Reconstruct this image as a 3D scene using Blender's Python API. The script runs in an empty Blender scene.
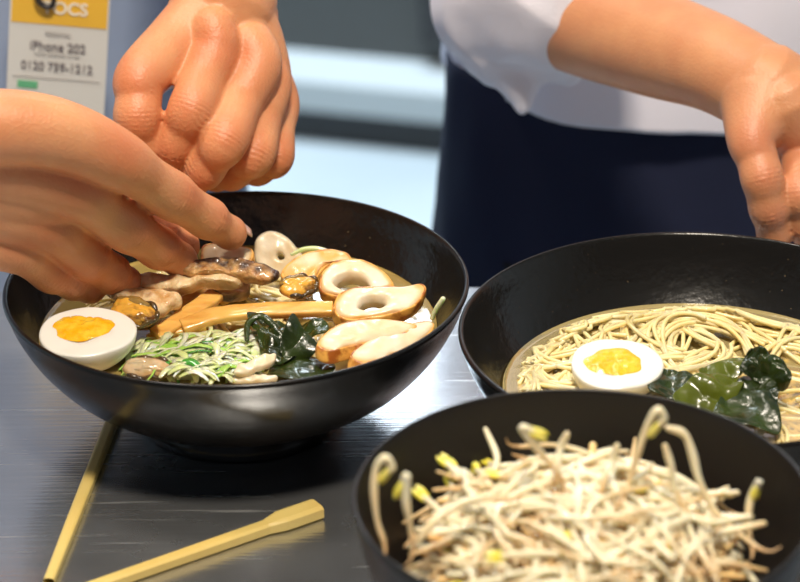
import bpy, bmesh, math, random
import numpy as np
from mathutils import Vector, Matrix, noise
random.seed(7); np.random.seed(7)
C = bpy.context.scene.collection
sc = bpy.context.scene
PI = math.pi
V = Vector

# ------------------------------------------------------------------ camera
FPX, CAMH, PITCH, ROLL = 2400.0, 0.522, 0.4366, -0.0094
cp, sp = math.cos(PITCH), math.sin(PITCH)
cr, sr = math.cos(ROLL), math.sin(ROLL)
Rt, Up0, Fw = V((1, 0, 0)), V((0, sp, cp)), V((0, cp, -sp))
CR, CU = Rt*cr + Up0*sr, -Rt*sr + Up0*cr
CAM = V((0, 0, CAMH))
cam = bpy.data.cameras.new('camera'); camo = bpy.data.objects.new('camera', cam); C.objects.link(camo)
m = Matrix.Identity(4)
for i in range(3):
    m[i][0] = CR[i]; m[i][1] = CU[i]; m[i][2] = -Fw[i]; m[i][3] = CAM[i]
camo.matrix_world = m
cam.sensor_width = 36; cam.lens = FPX*36/800; cam.clip_start = .05; cam.clip_end = 50
cam.dof.use_dof = True; cam.dof.focus_distance = 1.08; cam.dof.aperture_fstop = 9.5
sc.camera = camo

def ray(px, py):
    return Fw + CR*((px-400)/FPX) + CU*((291-py)/FPX)
def at(px, py, z):                      # where the line of sight meets the level z
    d = ray(px, py); return CAM + d*((z-CAMH)/d.z)
def atY(px, py, Y):                     # where it meets the upright plane at distance Y
    d = ray(px, py); return CAM + d*(Y/d.y)

# ------------------------------------------------------------------ light
w = bpy.data.worlds.new('world'); sc.world = w; w.use_nodes = True
bg = w.node_tree.nodes['Background']; bg.inputs[0].default_value = (.72, .82, 1, 1); bg.inputs[1].default_value = .10
sc.view_settings.view_transform = 'Standard'; sc.view_settings.look = 'None'
sc.view_settings.gamma = 1; sc.view_settings.use_curve_mapping = False
sc.view_settings.exposure = 0.0
def area(name, loc, target, sx, sy, power, col):
    l = bpy.data.lights.new(name, 'AREA'); l.shape = 'RECTANGLE'; l.size = sx; l.size_y = sy
    l.energy = power; l.color = col
    o = bpy.data.objects.new(name, l); C.objects.link(o); o.location = loc
    o.rotation_euler = (V(target)-V(loc)).to_track_quat('-Z', 'Y').to_euler()
    return o
area('ceiling_lamp_key', (.10, .24, 1.80), (0, .98, 0), .26, .22, 40, (1, .88, .72))
area('ceiling_lamp_side', (-.50, 1.25, 1.82), (0, 1.05, 0), .3, .3, 14, (1, .90, .78))
area('added_lamp_far', (-.3, 3.1, 1.86), (-.3, 3.3, -.9), 1.2, .8, 95, (.80, .91, 1))  # unseen lamp, added to brighten the far floor and ledge
area('added_reflection_panel', (.25, 5.0, 1.88), (.25, 5.0, 0), 1.7, 1.2, 44, (.84, .93, 1))  # unseen panel, added for a bright reflection in the steel table

# ------------------------------------------------------------------ materials
def mat(name, col, rough=.5, metal=0, spec=.5, sss=0, sss_col=None, bump=0, bscale=200, bdetail=4,
        mott=None, mscale=40, coat=0, mfac=(.4, .65), stretch=None, flush=None, trans=0, sheen=0):
    mt = bpy.data.materials.new(name); mt.use_nodes = True
    nt = mt.node_tree; N = nt.nodes; L = nt.links; b = N['Principled BSDF']
    b.inputs['Base Color'].default_value = (*col, 1)
    b.inputs['Roughness'].default_value = rough; b.inputs['Metallic'].default_value = metal
    b.inputs['Specular IOR Level'].default_value = spec
    b.inputs['Coat Weight'].default_value = coat; b.inputs['Coat Roughness'].default_value = .08
    b.inputs['Transmission Weight'].default_value = trans
    b.inputs['Sheen Weight'].default_value = sheen
    if sss:
        b.inputs['Subsurface Weight'].default_value = sss
        b.inputs['Subsurface Radius'].default_value = sss_col or (1, .4, .2)
        b.inputs['Subsurface Scale'].default_value = .004
    tc = N.new('ShaderNodeTexCoord'); mp = N.new('ShaderNodeMapping')
    L.new(tc.outputs['Object'], mp.inputs[0])
    if stretch: mp.inputs['Scale'].default_value = stretch
    src = None
    if mott is not None:
        nz = N.new('ShaderNodeTexNoise'); nz.inputs['Scale'].default_value = mscale; nz.inputs['Detail'].default_value = 5
        L.new(mp.outputs[0], nz.inputs[0])
        r = N.new('ShaderNodeMapRange'); r.inputs[1].default_value = mfac[0]; r.inputs[2].default_value = mfac[1]
        L.new(nz.outputs[0], r.inputs[0])
        mx = N.new('ShaderNodeMix'); mx.data_type = 'RGBA'
        mx.inputs[6].default_value = (*col, 1); mx.inputs[7].default_value = (*mott, 1)
        L.new(r.outputs[0], mx.inputs[0]); src = mx.outputs[2]
    if flush is not None:               # pigment of knuckles / browned skin, stored per vertex
        a = N.new('ShaderNodeAttribute'); a.attribute_name = 'pigment'
        mx = N.new('ShaderNodeMix'); mx.data_type = 'RGBA'
        if src: L.new(src, mx.inputs[6])
        else: mx.inputs[6].default_value = (*col, 1)
        mx.inputs[7].default_value = (*flush, 1); L.new(a.outputs['Fac'], mx.inputs[0]); src = mx.outputs[2]
    if src: L.new(src, b.inputs['Base Color'])
    if bump:
        nz = N.new('ShaderNodeTexNoise'); nz.inputs['Scale'].default_value = bscale; nz.inputs['Detail'].default_value = bdetail
        L.new(mp.outputs[0], nz.inputs[0])
        bp = N.new('ShaderNodeBump'); bp.inputs['Strength'].default_value = bump; bp.inputs['Distance'].default_value = .001
        L.new(nz.outputs[0], bp.inputs['Height']); L.new(bp.outputs[0], b.inputs['Normal'])
    return mt

M = {}
M['bowl'] = mat('black_glazed', (.006, .006, .006), .22, spec=.34, bump=.06, bscale=300, mott=(.012, .009, .007), mscale=30)
M['bowl_matte'] = mat('black_matte', (.011, .009, .008), .36, spec=.34, bump=.08, bscale=500)
M['bowl_in'] = mat('black_glazed_splashed', (.008, .007, .006), .22, spec=.4, bump=.25, bscale=220, bdetail=2, mott=(.22, .16, .09), mscale=700, mfac=(.70, .80))
M['skin'] = mat('skin', (.73, .345, .165), .44, sss=.25, sss_col=(1, .35, .18), bump=.35, bscale=700, bdetail=6,
                mott=(.68, .27, .12), mscale=38, flush=(.62, .15, .06))
M['skin_b'] = mat('skin_darker', (.68, .32, .155), .45, sss=.25, bump=.3, bscale=700, mott=(.62, .27, .13), mscale=38, flush=(.62, .18, .10))
M['nail'] = mat('nail', (.80, .50, .40), .22, coat=.4)
M['white_egg'] = mat('egg_white', (.88, .86, .80), .22, sss=.4, sss_col=(.8, .8, .7), bump=.05, bscale=120)
M['yolk'] = mat('egg_yolk', (1.0, .47, .01), .2, sss=.3, sss_col=(1, .5, .1), bump=.8, bscale=260, mott=(.95, .62, .05), mscale=180, coat=.4)
M['flesh'] = mat('fish_cake_flesh', (.86, .77, .60), .30, sss=.35, sss_col=(.9, .7, .5), bump=.3, bscale=260, mott=(.80, .64, .40), mscale=70, coat=.2, flush=(.80, .42, .10))
M['brown_skin'] = mat('fish_cake_skin', (.86, .43, .09), .35, bump=.5, bscale=250, mott=(.40, .11, .015), mscale=150, mfac=(.47, .60), coat=.3, sss=.1)
M['pork'] = mat('pork', (.80, .48, .20), .42, sss=.1, bump=1.6, bscale=330, mott=(.44, .18, .05), mscale=170, coat=.25, flush=(.05, .018, .008))
M['pork_pale'] = mat('pork_pale', (.88, .66, .38), .40, sss=.15, bump=1.4, bscale=330, mott=(.66, .36, .13), mscale=150, coat=.25, flush=(.36, .16, .06))
M['bamboo'] = mat('bamboo_shoot', (.90, .52, .14), .26, sss=.35, sss_col=(1, .6, .2), bump=.3, bscale=120, stretch=(1, 4, 1), mott=(.70, .34, .07), mscale=60, coat=.35)
M['mussel'] = mat('mussel_meat', (.85, .42, .06), .22, sss=.2, bump=.6, bscale=300, mott=(.16, .06, .015), mscale=130, mfac=(.52, .66), coat=.6)
M['mussel_pale'] = mat('mussel_meat_pale', (.72, .52, .32), .25, sss=.3, bump=.4, bscale=300, mott=(.6, .34, .14), mscale=120, coat=.5)
M['mussel_dark'] = mat('mussel_frill', (.035, .025, .02), .2, bump=.5, bscale=500, mott=(.12, .07, .02), mscale=150, coat=.6)
M['mussel_green'] = mat('mussel_lobe', (.25, .17, .05), .22, bump=.4, bscale=300, coat=.6, mott=(.4, .22, .05), mscale=100)
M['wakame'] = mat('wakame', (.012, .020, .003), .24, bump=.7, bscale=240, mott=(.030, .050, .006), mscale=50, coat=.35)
M['wakame_lit'] = mat('wakame_lit_green', (.060, .072, .004), .26, bump=.5, bscale=160, mott=(.10, .125, .006), mscale=30, coat=.35)  # lit copy of the wakame, brightness of the lit leaves in its colour
M['leaf_pale'] = mat('leek_pale', (.62, .74, .30), .2, sss=.6, sss_col=(.6, .8, .3), coat=.4, bump=.2, bscale=300, mott=(.78, .84, .56), mscale=90)
M['leaf_green'] = mat('leek_green', (.30, .55, .08), .25, sss=.2, coat=.4, mott=(.45, .65, .15), mscale=90)
M['leaf_dark'] = mat('leek_dark', (.05, .28, .03), .2, coat=.5)
M['leaf_white'] = mat('leek_white', (.84, .86, .76), .25, sss=.3, coat=.4)
M['noodle'] = mat('noodle', (.95, .80, .42), .3, sss=.35, sss_col=(1, .8, .4), coat=.3, mott=(.88, .68, .30), mscale=50)
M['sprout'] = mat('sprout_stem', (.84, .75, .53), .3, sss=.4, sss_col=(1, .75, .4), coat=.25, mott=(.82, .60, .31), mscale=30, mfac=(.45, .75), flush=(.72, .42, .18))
M['sprout_under'] = mat('sprout_stem_amber_shade', (.84, .60, .28), .3, sss=.3, sss_col=(1, .6, .3), mott=(.76, .46, .18), mscale=40)  # tan stem bases, with the amber shade between sprouts put into the colour
M['bean'] = mat('sprout_bean', (.82, .70, .06), .35, sss=.2, mott=(.88, .76, .25), mscale=120)
M['root'] = mat('sprout_root', (.66, .42, .20), .45)
M['chop'] = mat('bamboo_wood', (.74, .58, .20), .45, bump=.2, bscale=300, mott=(.66, .46, .13), mscale=14)
M['shirt1'] = mat('blue_cotton', (.27, .34, .50), .85, bump=.4, bscale=900, mott=(.33, .40, .56), mscale=8, sheen=.2)
M['shirt2'] = mat('white_cotton', (.84, .82, .92), .85, bump=.3, bscale=900, sheen=.2)
M['navy'] = mat('navy_cloth', (.007, .011, .040), .9, bump=.4, bscale=700)
M['black_cloth'] = mat('black_cloth', (.006, .006, .010), .95, bump=.3, bscale=700)
M['shoe'] = mat('shoe', (.02, .02, .02), .5)
M['hair'] = mat('hair', (.015, .01, .008), .5, bump=.6, bscale=300)
M['card'] = mat('card_white', (.66, .66, .64), .35, coat=.3)
M['card_yellow'] = mat('card_yellow', (.80, .47, .05), .35, coat=.3)
M['ink'] = mat('ink', (.22, .20, .21), .6)
M['ink_soft'] = mat('ink_grey', (.30, .28, .28), .6)
M['ink_green'] = mat('ink_green', (.12, .42, .22), .6)
M['ink_white'] = mat('ink_white', (.85, .80, .68), .6)
M['plastic_black'] = mat('plastic_black', (.02, .02, .022), .35)
M['floor'] = mat('pale_floor', (.62, .72, .78), .3, mott=(.56, .66, .72), mscale=3)
M['wall'] = mat('pale_wall', (.62, .68, .72), .7, bump=.1, bscale=60)
M['ceiling'] = mat('ceiling', (.45, .46, .47), .8)
M['gap_shade'] = mat('painted_gap_shade', (.012, .013, .015), .4)  # dark kick panel, blackened to paint the shade gap under the ledge
M['steel'] = mat('far_steel', (.62, .66, .68), .32, metal=1, bump=.1, bscale=100)
M['steel_dull'] = mat('dull_steel', (.42, .47, .49), .5, metal=.2)
M['panel_dark'] = mat('dark_panel', (.06, .065, .065), .5)
M['ledge_bright'] = mat('painted_ledge_reflection', (.72, .80, .84), .3)  # pale colour carries the bright reflection on the steel ledge

def brushed():
    mt = bpy.data.materials.new('brushed_table'); mt.use_nodes = True
    nt = mt.node_tree; N = nt.nodes; L = nt.links; b = N['Principled BSDF']
    b.inputs['Metallic'].default_value = .92
    tc = N.new('ShaderNodeTexCoord')
    def noi(scale, st, det=4, rot=0):
        mp = N.new('ShaderNodeMapping'); mp.inputs['Scale'].default_value = st; mp.inputs['Rotation'].default_value = (0, 0, rot)
        L.new(tc.outputs['Object'], mp.inputs[0])
        n = N.new('ShaderNodeTexNoise'); n.inputs['Scale'].default_value = scale; n.inputs['Detail'].default_value = det
        L.new(mp.outputs[0], n.inputs[0]); return n.outputs[0]
    n1 = noi(14, (1, 1, 1), 6); n2 = noi(60, (.25, 9, 1), 5, .35); n3 = noi(40, (.3, 14, 1), 3, -.5)
    r = N.new('ShaderNodeMapRange'); r.inputs[1].default_value = .3; r.inputs[2].default_value = .7
    r.inputs[3].default_value = .17; r.inputs[4].default_value = .30; L.new(n1, r.inputs[0])
    L.new(r.outputs[0], b.inputs['Roughness'])
    cr_ = N.new('ShaderNodeMix'); cr_.data_type = 'RGBA'
    cr_.inputs[6].default_value = (.52, .54, .57, 1); cr_.inputs[7].default_value = (.72, .74, .77, 1)
    L.new(n2, cr_.inputs[0]); L.new(cr_.outputs[2], b.inputs['Base Color'])
    n4 = noi(38, (.22, 6, 1), 8, .9)
    sr_ = N.new('ShaderNodeMapRange'); sr_.inputs[1].default_value = .63; sr_.inputs[2].default_value = .70; L.new(n4, sr_.inputs[0])
    c2_ = N.new('ShaderNodeMix'); c2_.data_type = 'RGBA'; c2_.inputs[7].default_value = (.86, .87, .88, 1)
    L.new(sr_.outputs[0], c2_.inputs[0]); L.new(cr_.outputs[2], c2_.inputs[6]); L.new(c2_.outputs[2], b.inputs['Base Color'])
    ra = N.new('ShaderNodeMath'); ra.operation = 'MULTIPLY_ADD'; ra.inputs[1].default_value = .25
    L.new(sr_.outputs[0], ra.inputs[0]); L.new(r.outputs[0], ra.inputs[2]); L.new(ra.outputs[0], b.inputs['Roughness'])
    ad = N.new('ShaderNodeMath'); ad.operation = 'ADD'; L.new(n2, ad.inputs[0]); L.new(n3, ad.inputs[1])
    bp = N.new('ShaderNodeBump'); bp.inputs['Strength'].default_value = .22; bp.inputs['Distance'].default_value = .0005
    L.new(ad.outputs[0], bp.inputs['Height']); L.new(bp.outputs[0], b.inputs['Normal'])
    return mt
M['table'] = brushed()

def broth(name, col, opac):
    mt = bpy.data.materials.new(name); mt.use_nodes = True
    nt = mt.node_tree; N = nt.nodes; L = nt.links
    N.remove(N['Principled BSDF']); out = N['Material Output']
    tr = N.new('ShaderNodeBsdfTransparent'); tr.inputs[0].default_value = (*[min(1, c*1.15) for c in col], 1)
    df = N.new('ShaderNodeBsdfDiffuse'); df.inputs[0].default_value = (*col, 1)
    gl = N.new('ShaderNodeBsdfGlossy'); gl.inputs['Roughness'].default_value = .10
    tc = N.new('ShaderNodeTexCoord'); nz = N.new('ShaderNodeTexNoise'); nz.inputs['Scale'].default_value = 60
    L.new(tc.outputs['Object'], nz.inputs[0])
    bp = N.new('ShaderNodeBump'); bp.inputs['Strength'].default_value = .35; bp.inputs['Distance'].default_value = .001
    L.new(nz.outputs[0], bp.inputs['Height']); L.new(bp.outputs[0], gl.inputs['Normal'])
    fr = N.new('ShaderNodeFresnel'); fr.inputs[0].default_value = 1.35; L.new(bp.outputs[0], fr.inputs['Normal'])
    m1 = N.new('ShaderNodeMixShader'); m1.inputs[0].default_value = opac
    L.new(tr.outputs[0], m1.inputs[1]); L.new(df.outputs[0], m1.inputs[2])
    hf = N.new('ShaderNodeMath'); hf.operation = 'MULTIPLY'; hf.inputs[1].default_value = .30; L.new(fr.outputs[0], hf.inputs[0])
    m2 = N.new('ShaderNodeMixShader'); L.new(hf.outputs[0], m2.inputs[0])
    L.new(m1.outputs[0], m2.inputs[1]); L.new(gl.outputs[0], m2.inputs[2]); L.new(m2.outputs[0], out.inputs[0])
    return mt
M['broth1'] = broth('broth_amber', (.66, .48, .15), .55)
M['broth2'] = broth('broth_yellow', (.90, .73, .34), .38)

# ------------------------------------------------------------------ mesh helpers
class MB:
    def __init__(s): s.v = []; s.f = []; s.p = []; s.mi = []
    def add(s, vs, fs, mi=0, pig=None):
        o = len(s.v); s.v += [tuple(v) for v in vs]
        s.f += [tuple(i+o for i in f) for f in fs]; s.mi += [mi]*len(fs)
        s.p += list(pig) if pig is not None else [0.0]*len(vs)
def obj(name, mb, mats, parent=None, smooth=True, origin=None):
    me = bpy.data.meshes.new(name)
    vs = mb.v
    if origin is not None: vs = [(v[0]-origin[0], v[1]-origin[1], v[2]-origin[2]) for v in vs]
    me.from_pydata(vs, [], mb.f); me.update()
    if not isinstance(mats, (list, tuple)): mats = [mats]
    for q in mats: me.materials.append(q)
    me.polygons.foreach_set('material_index', mb.mi)
    me.polygons.foreach_set('use_smooth', [smooth]*len(mb.f))
    if any(mb.p):
        a = me.attributes.new('pigment', 'FLOAT', 'POINT'); a.data.foreach_set('value', mb.p)
    bm = bmesh.new(); bm.from_mesh(me); bmesh.ops.recalc_face_normals(bm, faces=bm.faces); bm.to_mesh(me); bm.free()
    o = bpy.data.objects.new(name, me); C.objects.link(o)
    if parent: o.parent = parent
    if origin is not None: o.location = origin
    return o
def tag(o, label, cat, group=None, kind=None):
    o['label'] = label; o['category'] = cat
    if group: o['group'] = group
    if kind: o['kind'] = kind
    return o
def thing(name, label, cat, loc=(0, 0, 0), group=None):
    o = bpy.data.objects.new(name, None); C.objects.link(o); o.location = loc
    o.empty_display_size = .02
    return tag(o, label, cat, group)
def put(o, root):                        # parent while keeping world coordinates
    o.parent = root; o.location = V(o.location) - V(root.location); return o
def part(name, mb, mats, root, smooth=True, label=None):
    o = obj(name, mb, mats, None, smooth); o.parent = root; o.location = -V(root.location)
    if label: o['label'] = label
    return o
def subpart(name, mb, mats, par, smooth=True):
    return obj(name, mb, mats, par, smooth)
def struct(o): o['kind'] = 'structure'; return o

def cr_curve(P, n):                      # Catmull-Rom through tuples of any length
    P = [np.array(p, float) for p in P]
    Q = [2*P[0]-P[1]] + P + [2*P[-1]-P[-2]]
    out = []
    for i in range(1, len(Q)-2):
        for k in range(n):
            t = k/n; a, b, c, d = Q[i-1], Q[i], Q[i+1], Q[i+2]
            out.append(.5*((2*b)+(-a+c)*t+(2*a-5*b+4*c-d)*t*t+(-a+3*b-3*c+d)*t**3))
    out.append(P[-1]); return out
def closed_curve(P, n):
    P = [np.array(p, float) for p in P]; N = len(P); out = []
    for i in range(N):
        a, b, c, d = P[i-1], P[i], P[(i+1) % N], P[(i+2) % N]
        for k in range(n):
            t = k/n
            out.append(.5*((2*b)+(-a+c)*t+(2*a-5*b+4*c-d)*t*t+(-a+3*b-3*c+d)*t**3))
    return out
def tube(mb, pts, rad, seg=8, mi=0, pig=None, flat=1.0, caps=True, twist=0):
    pts = [V(p) for p in pts]; n = len(pts)
    if not hasattr(rad, '__len__'): rad = [rad]*n
    if not hasattr(pig, '__len__'): pig = [pig or 0.0]*n
    T = [(pts[min(i+1, n-1)]-pts[max(i-1, 0)]).normalized() for i in range(n)]
    u = T[0].orthogonal().normalized()
    if abs(T[0].z) < .9: u = V((0, 0, 1)) - T[0]*T[0].z; u.normalize()
    if caps:                             # rounded ends
        a, b = pts[0], pts[-1]; r0, r1 = rad[0], rad[-1]
        pre = [(a-T[0]*r0*math.cos(q), r0*math.sin(q)) for q in (.12, .6, 1.1)]
        pos = [(b+T[-1]*r1*math.cos(q), r1*math.sin(q)) for q in (1.1, .6, .12)]
        pts = [p for p, _ in pre]+pts+[p for p, _ in pos]
        rad = [r for _, r in pre]+list(rad)+[r for _, r in pos]
        T = [T[0]]*3+T+[T[-1]]*3; pig = [pig[0]]*3+list(pig)+[pig[-1]]*3; n += 6
    vs = []; ps = []
    for i in range(n):
        u = (u-T[i]*u.dot(T[i])).normalized(); w_ = T[i].cross(u)
        for k in range(seg):
            a = 2*PI*k/seg+twist
            vs.append(pts[i]+w_*math.cos(a)*rad[i]+u*math.sin(a)*rad[i]*flat); ps.append(pig[i])
    fs = [(i*seg+k, i*seg+(k+1) % seg, (i+1)*seg+(k+1) % seg, (i+1)*seg+k) for i in range(n-1) for k in range(seg)]
    fs += [tuple(range(seg))[::-1], tuple((n-1)*seg+k for k in range(seg))]
    mb.add(vs, fs, mi, ps)
def stube(mb, ctrl, n=6, seg=8, **kw):   # smooth tube through (x,y,z,r)
    c = cr_curve(ctrl, n); tube(mb, [p[:3] for p in c], [max(p[3], 1e-5) for p in c], seg, **kw)
def lathe(mb, prof, c=(0, 0, 0), seg=96, mi=0):
    vs = []; n = len(prof)
    for r, z in prof:
        for k in range(seg):
            a = 2*PI*k/seg; vs.append((c[0]+r*math.cos(a), c[1]+r*math.sin(a), c[2]+z))
    fs = [(i*seg+k, i*seg+(k+1) % seg, (i+1)*seg+(k+1) % seg, (i+1)*seg+k) for i in range(n-1) for k in range(seg)]
    mb.add(vs, fs, mi)
def box(mb, lo, hi, mi=0, mtx=None):
    vs = [V((x, y, z)) for x in (lo[0], hi[0]) for y in (lo[1], hi[1]) for z in (lo[2], hi[2])]
    if mtx: vs = [mtx @ v for v in vs]
    mb.add(vs, [(0, 1, 3, 2), (4, 6, 7, 5), (0, 4, 5, 1), (2, 3, 7, 6), (0, 2, 6, 4), (1, 5, 7, 3)], mi)
def bevel(o, wdt, seg=2):
    b = o.modifiers.new('b', 'BEVEL'); b.width = wdt; b.segments = seg; b.limit_method = 'ANGLE'; return o
def bake(o):                             # apply the modifiers of an object
    dg = bpy.context.evaluated_depsgraph_get(); dg.update()
    me = bpy.data.meshes.new_from_object(o.evaluated_get(dg)); old = o.data
    o.modifiers.clear(); o.data = me; bpy.data.meshes.remove(old); return o
def n3(p, s, seed=0):
    return noise.noise(V((p[0]*s+seed*7.3, p[1]*s+seed*3.1, p[2]*s-seed*5.7)))

def slab(mb, outline, c, nrm, thick, dome=.4, rough=0.0, rs=150, edge_pig=0, n=6, K=9, mi=0, wave=0, ws=60, seed=0, inner=None, pigf=None, fold=False):
    """a piece with its own outline (points in space), a rounded edge, thickness and uneven faces"""
    nrm = V(nrm).normalized(); ol = [V(p) for p in closed_curve(outline, n)]; N = len(ol)
    c = V(c)
    il = None
    if inner: 
        il = [V(p) for p in closed_curve(inner, n*len(outline)//len(inner))]
        if len(il) != N: il = [il[int(i*len(il)/N)] for i in range(N)]
    vs = []; ps = []; rings = []
    ks = [1-(i/K) for i in range(K)] if il is None else [1-(i/K) for i in range(K+1)]
    for side in (1, -1):
        for k in ks:
            if il is None: h = thick*.5*(1-k**6)**.5*(1+dome*(1-k*k)) if k < 1 else 0
            else: h = thick*.5*max(0, 1-abs(2*k-1)**5)**.5
            if side == -1 and (k == 1 or (il is not None and k == 0)): continue
            rg = []
            for i in range(N):
                kk = 1-(1-k)**1.6 if il is None else k
                b0 = c if il is None else il[i]
                p = b0+(ol[i]-b0)*kk
                d = h*side+(rough*n3(p, rs, seed) if rough else 0)*(1 if k < 1 else .6)
                if wave: d += wave*(n3(p, ws, seed+3)*1.3+(.75*abs(n3(p, ws*1.7, seed+9))+.10*n3(p, ws*4, seed+11) if fold else .3*n3(p, ws, seed+3)))
                q = p+nrm*d
                rg.append(len(vs)); vs.append(q)
                ps.append(pigf(q, k) if pigf else edge_pig*max(0, (k-.75)*4))
            rings.append((side, k, rg))
    fs = []
    top = [r for r in rings if r[0] == 1]; bot = [r for r in rings if r[0] == -1]
    if il is None: loops = [r[2] for r in reversed(top)] + [r[2] for r in bot]
    else: loops = [r[2] for r in reversed(top)] + [r[2] for r in bot] + [top[-1][2]]
    for a, b in zip(loops[:-1], loops[1:]):
        for i in range(N):
            j = (i+1) % N; fs.append((a[i], a[j], b[j], b[i]))
    if il is None:
        fs.append(tuple(loops[0])); fs.append(tuple(reversed(loops[-1])))
    mb.add(vs, fs, mi, ps)
def plane_pts(px, P0, nrm):              # outline seen at these picture points, lying in a tilted plane through P0
    nrm = V(nrm); out = []
    for x, y in px:
        d = ray(x, y); out.append(CAM+d*((V(P0)-CAM).dot(nrm)/d.dot(nrm)))
    return out

# ------------------------------------------------------------------ setting
floor_z = -.9
mb = MB(); box(mb, (-3.2, -1.2, floor_z-.1), (3.2, 6.4, floor_z)); struct(obj('floor', mb, M['floor'], smooth=False))
mb = MB(); box(mb, (-3.2, 6.4, floor_z-.1), (3.2, 6.5, 2.1)); struct(obj('wall_back', mb, M['wall'], smooth=False))
mb = MB(); box(mb, (-3.3, -1.2, floor_z-.1), (-3.2, 6.5, 2.1)); struct(obj('wall_left', mb, M['wall'], smooth=False))
mb = MB(); box(mb, (3.2, -1.2, floor_z-.1), (3.3, 6.5, 2.1)); struct(obj('wall_right', mb, M['wall'], smooth=False))
mb = MB(); box(mb, (-3.3, -1.2, 1.9), (3.3, 6.5, 2.0)); struct(obj('ceiling', mb, M['ceiling'], smooth=False))

# the steel table everything stands on
TE = 1.125
t = thing('prep_table', 'brushed stainless steel prep table carrying the three black bowls', 'table', (0, .62, 0))
mb = MB(); box(mb, (-.95, .10, -.035), (.95, TE, 0)); o = part('tabletop', mb, M['table'], t, False); bevel(o, .003)
for x in (-.88, .88):
    for y in (.17, 1.06):
        mb = MB(); tube(mb, [(x, y, floor_z+.02), (x, y, -.036)], .019, 16, caps=False); lg = part('leg', mb, M['steel'], t)
        mb = MB(); lathe(mb, [(.001, 0), (.026, 0), (.026, .018), (.001, .02)], (x, y, floor_z), 20); part('foot', mb, M['plastic_black'], t)

# far work table with its undershelf, turned a little
yaw = math.radians(-17)
def far(x, y, z): 
    return V((-.15+x*math.cos(yaw)-y*math.sin(yaw), 3.62+x*math.sin(yaw)+y*math.cos(yaw), z))
FM = Matrix.Translation((-.15, 3.62, 0)) @ Matrix.Rotation(yaw, 4, 'Z')
t = thing('kitchen_cabinet', 'dark kitchen cabinet with a low pale ledge, far behind between the two people', 'cabinet', (-.15, 3.9, floor_z))
mb = MB(); box(mb, (-1.1, 0, -.826), (1.1, .17, -.799), mtx=FM); part('ledge', mb, M['ledge_bright'], t, False)
mb = MB(); box(mb, (-1.1, -.012, -.840), (1.1, 0, -.796), mtx=FM); part('ledge_edge', mb, M['steel_dull'], t, False)
mb = MB(); box(mb, (-1.1, .012, floor_z), (1.1, .05, -.826), mtx=FM); part('kick_panel', mb, M['gap_shade'], t, False)
mb = MB(); box(mb, (-1.1, .15, -.812), (1.1, .18, -.06), mtx=FM); part('back_panel', mb, M['panel_dark'], t, False)
mb = MB(); box(mb, (-1.12, .17, -.06), (1.12, .62, -.0), mtx=FM); part('worktop', mb, M['steel'], t, False)
mb = MB(); box(mb, (.16, .105, -.76), (.30, .149, -.30), mtx=FM)
o = tag(obj('control_box', mb, M['plastic_black'], smooth=False), 'black box fixed on the dark panel of the far cabinet', 'box'); bevel(o, .01)

# ------------------------------------------------------------------ bowls
R1 = .105
B1 = V((-.0737, .9852, 0)); B2 = V((.1302, .9297, 0)); B3 = V((.0644, .7461, 0))
S3 = .0823/.105; H3 = .0924/.068        # the sprout bowl is narrower and deeper
OUT = [(.047, 0), (.0475, .004), (.0455, .011), (.052, .0135), (.066, .0185), (.081, .0285), (.093, .0420), (.1005, .0550), (.1040, .0645), (.1050, .0672)]
def inner_r(z):
    pr = [(.0, .0165), (.03, .0165), (.050, .0180), (.064, .0225), (.0785, .0320), (.0900, .0445), (.0975, .0565), (.1015, .0655)]
    for a, b in zip(pr[:-1], pr[1:]):
        if a[1] <= z <= b[1] and b[1] > a[1]: return a[0]+(b[0]-a[0])*(z-a[1])/(b[1]-a[1])
    return .1
def bowl(name, lb, c, s, hz, mt, mt2=None):
    ctrl = [(.040, .002), (.043, 0)]+OUT+[(.1043, .0686), (.1030, .0684), (.1015, .0655), (.0975, .0565), (.0900, .0445), (.0785, .0320), (.064, .0225), (.050, .0180), (.03, .0165), (.0005, .0165)]
    prof = [tuple(p) for p in cr_curve(ctrl, 4)]
    prof = [(max(r, .0004)*s, z*hz) for r, z in prof]
    prof = [(.0004, .006)]+[(.036*s, .006)]+prof
    mb = MB(); lathe(mb, prof, seg=160); lip = max(range(len(prof)), key=lambda i: prof[i][1])
    mb.mi = [1 if i//160 > lip else 0 for i in range(len(mb.f))]
    o = obj(name, mb, [mt, mt2 or mt]); o.location = c
    return tag(o, lb, 'bowl')
bowl('ramen_bowl', 'black ramen bowl at left filled with fish cake, pork, egg and greens', B1, 1, 1, M['bowl'], M['bowl_in'])
bowl('ramen_bowl', 'black ramen bowl at right holding plain noodles, egg half and seaweed', B2, 1.003, 1, M['bowl'], M['bowl_in'])
bowl('ramen_bowl', 'matte black bowl heaped with bean sprouts in the foreground', B3, S3, H3, M['bowl_matte'])

Z1, Z2 = .0445, .0395
def soup(c, z, mt, lb, s=1):
    mb = MB(); r = inner_r(z)*s+.0004; prof = [(.0005, z-.0005)]+[(r*k/10, z-.0005) for k in range(1, 10)]+[(r-.002, z-.0004), (r-.0008, z), (r, z+.0009)]
    lathe(mb, prof, seg=96); o = obj('soup', mb, mt, origin=(0, 0, 0)); o.location = (c.x, c.y, 0)
    tag(o, lb, 'soup'); return o
soup(B1, Z1, M['broth1'], 'amber broth under the toppings in the left bowl')
soup(B2, Z2, M['broth2'], 'clear yellow broth around the plain noodles in the right bowl')

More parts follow.
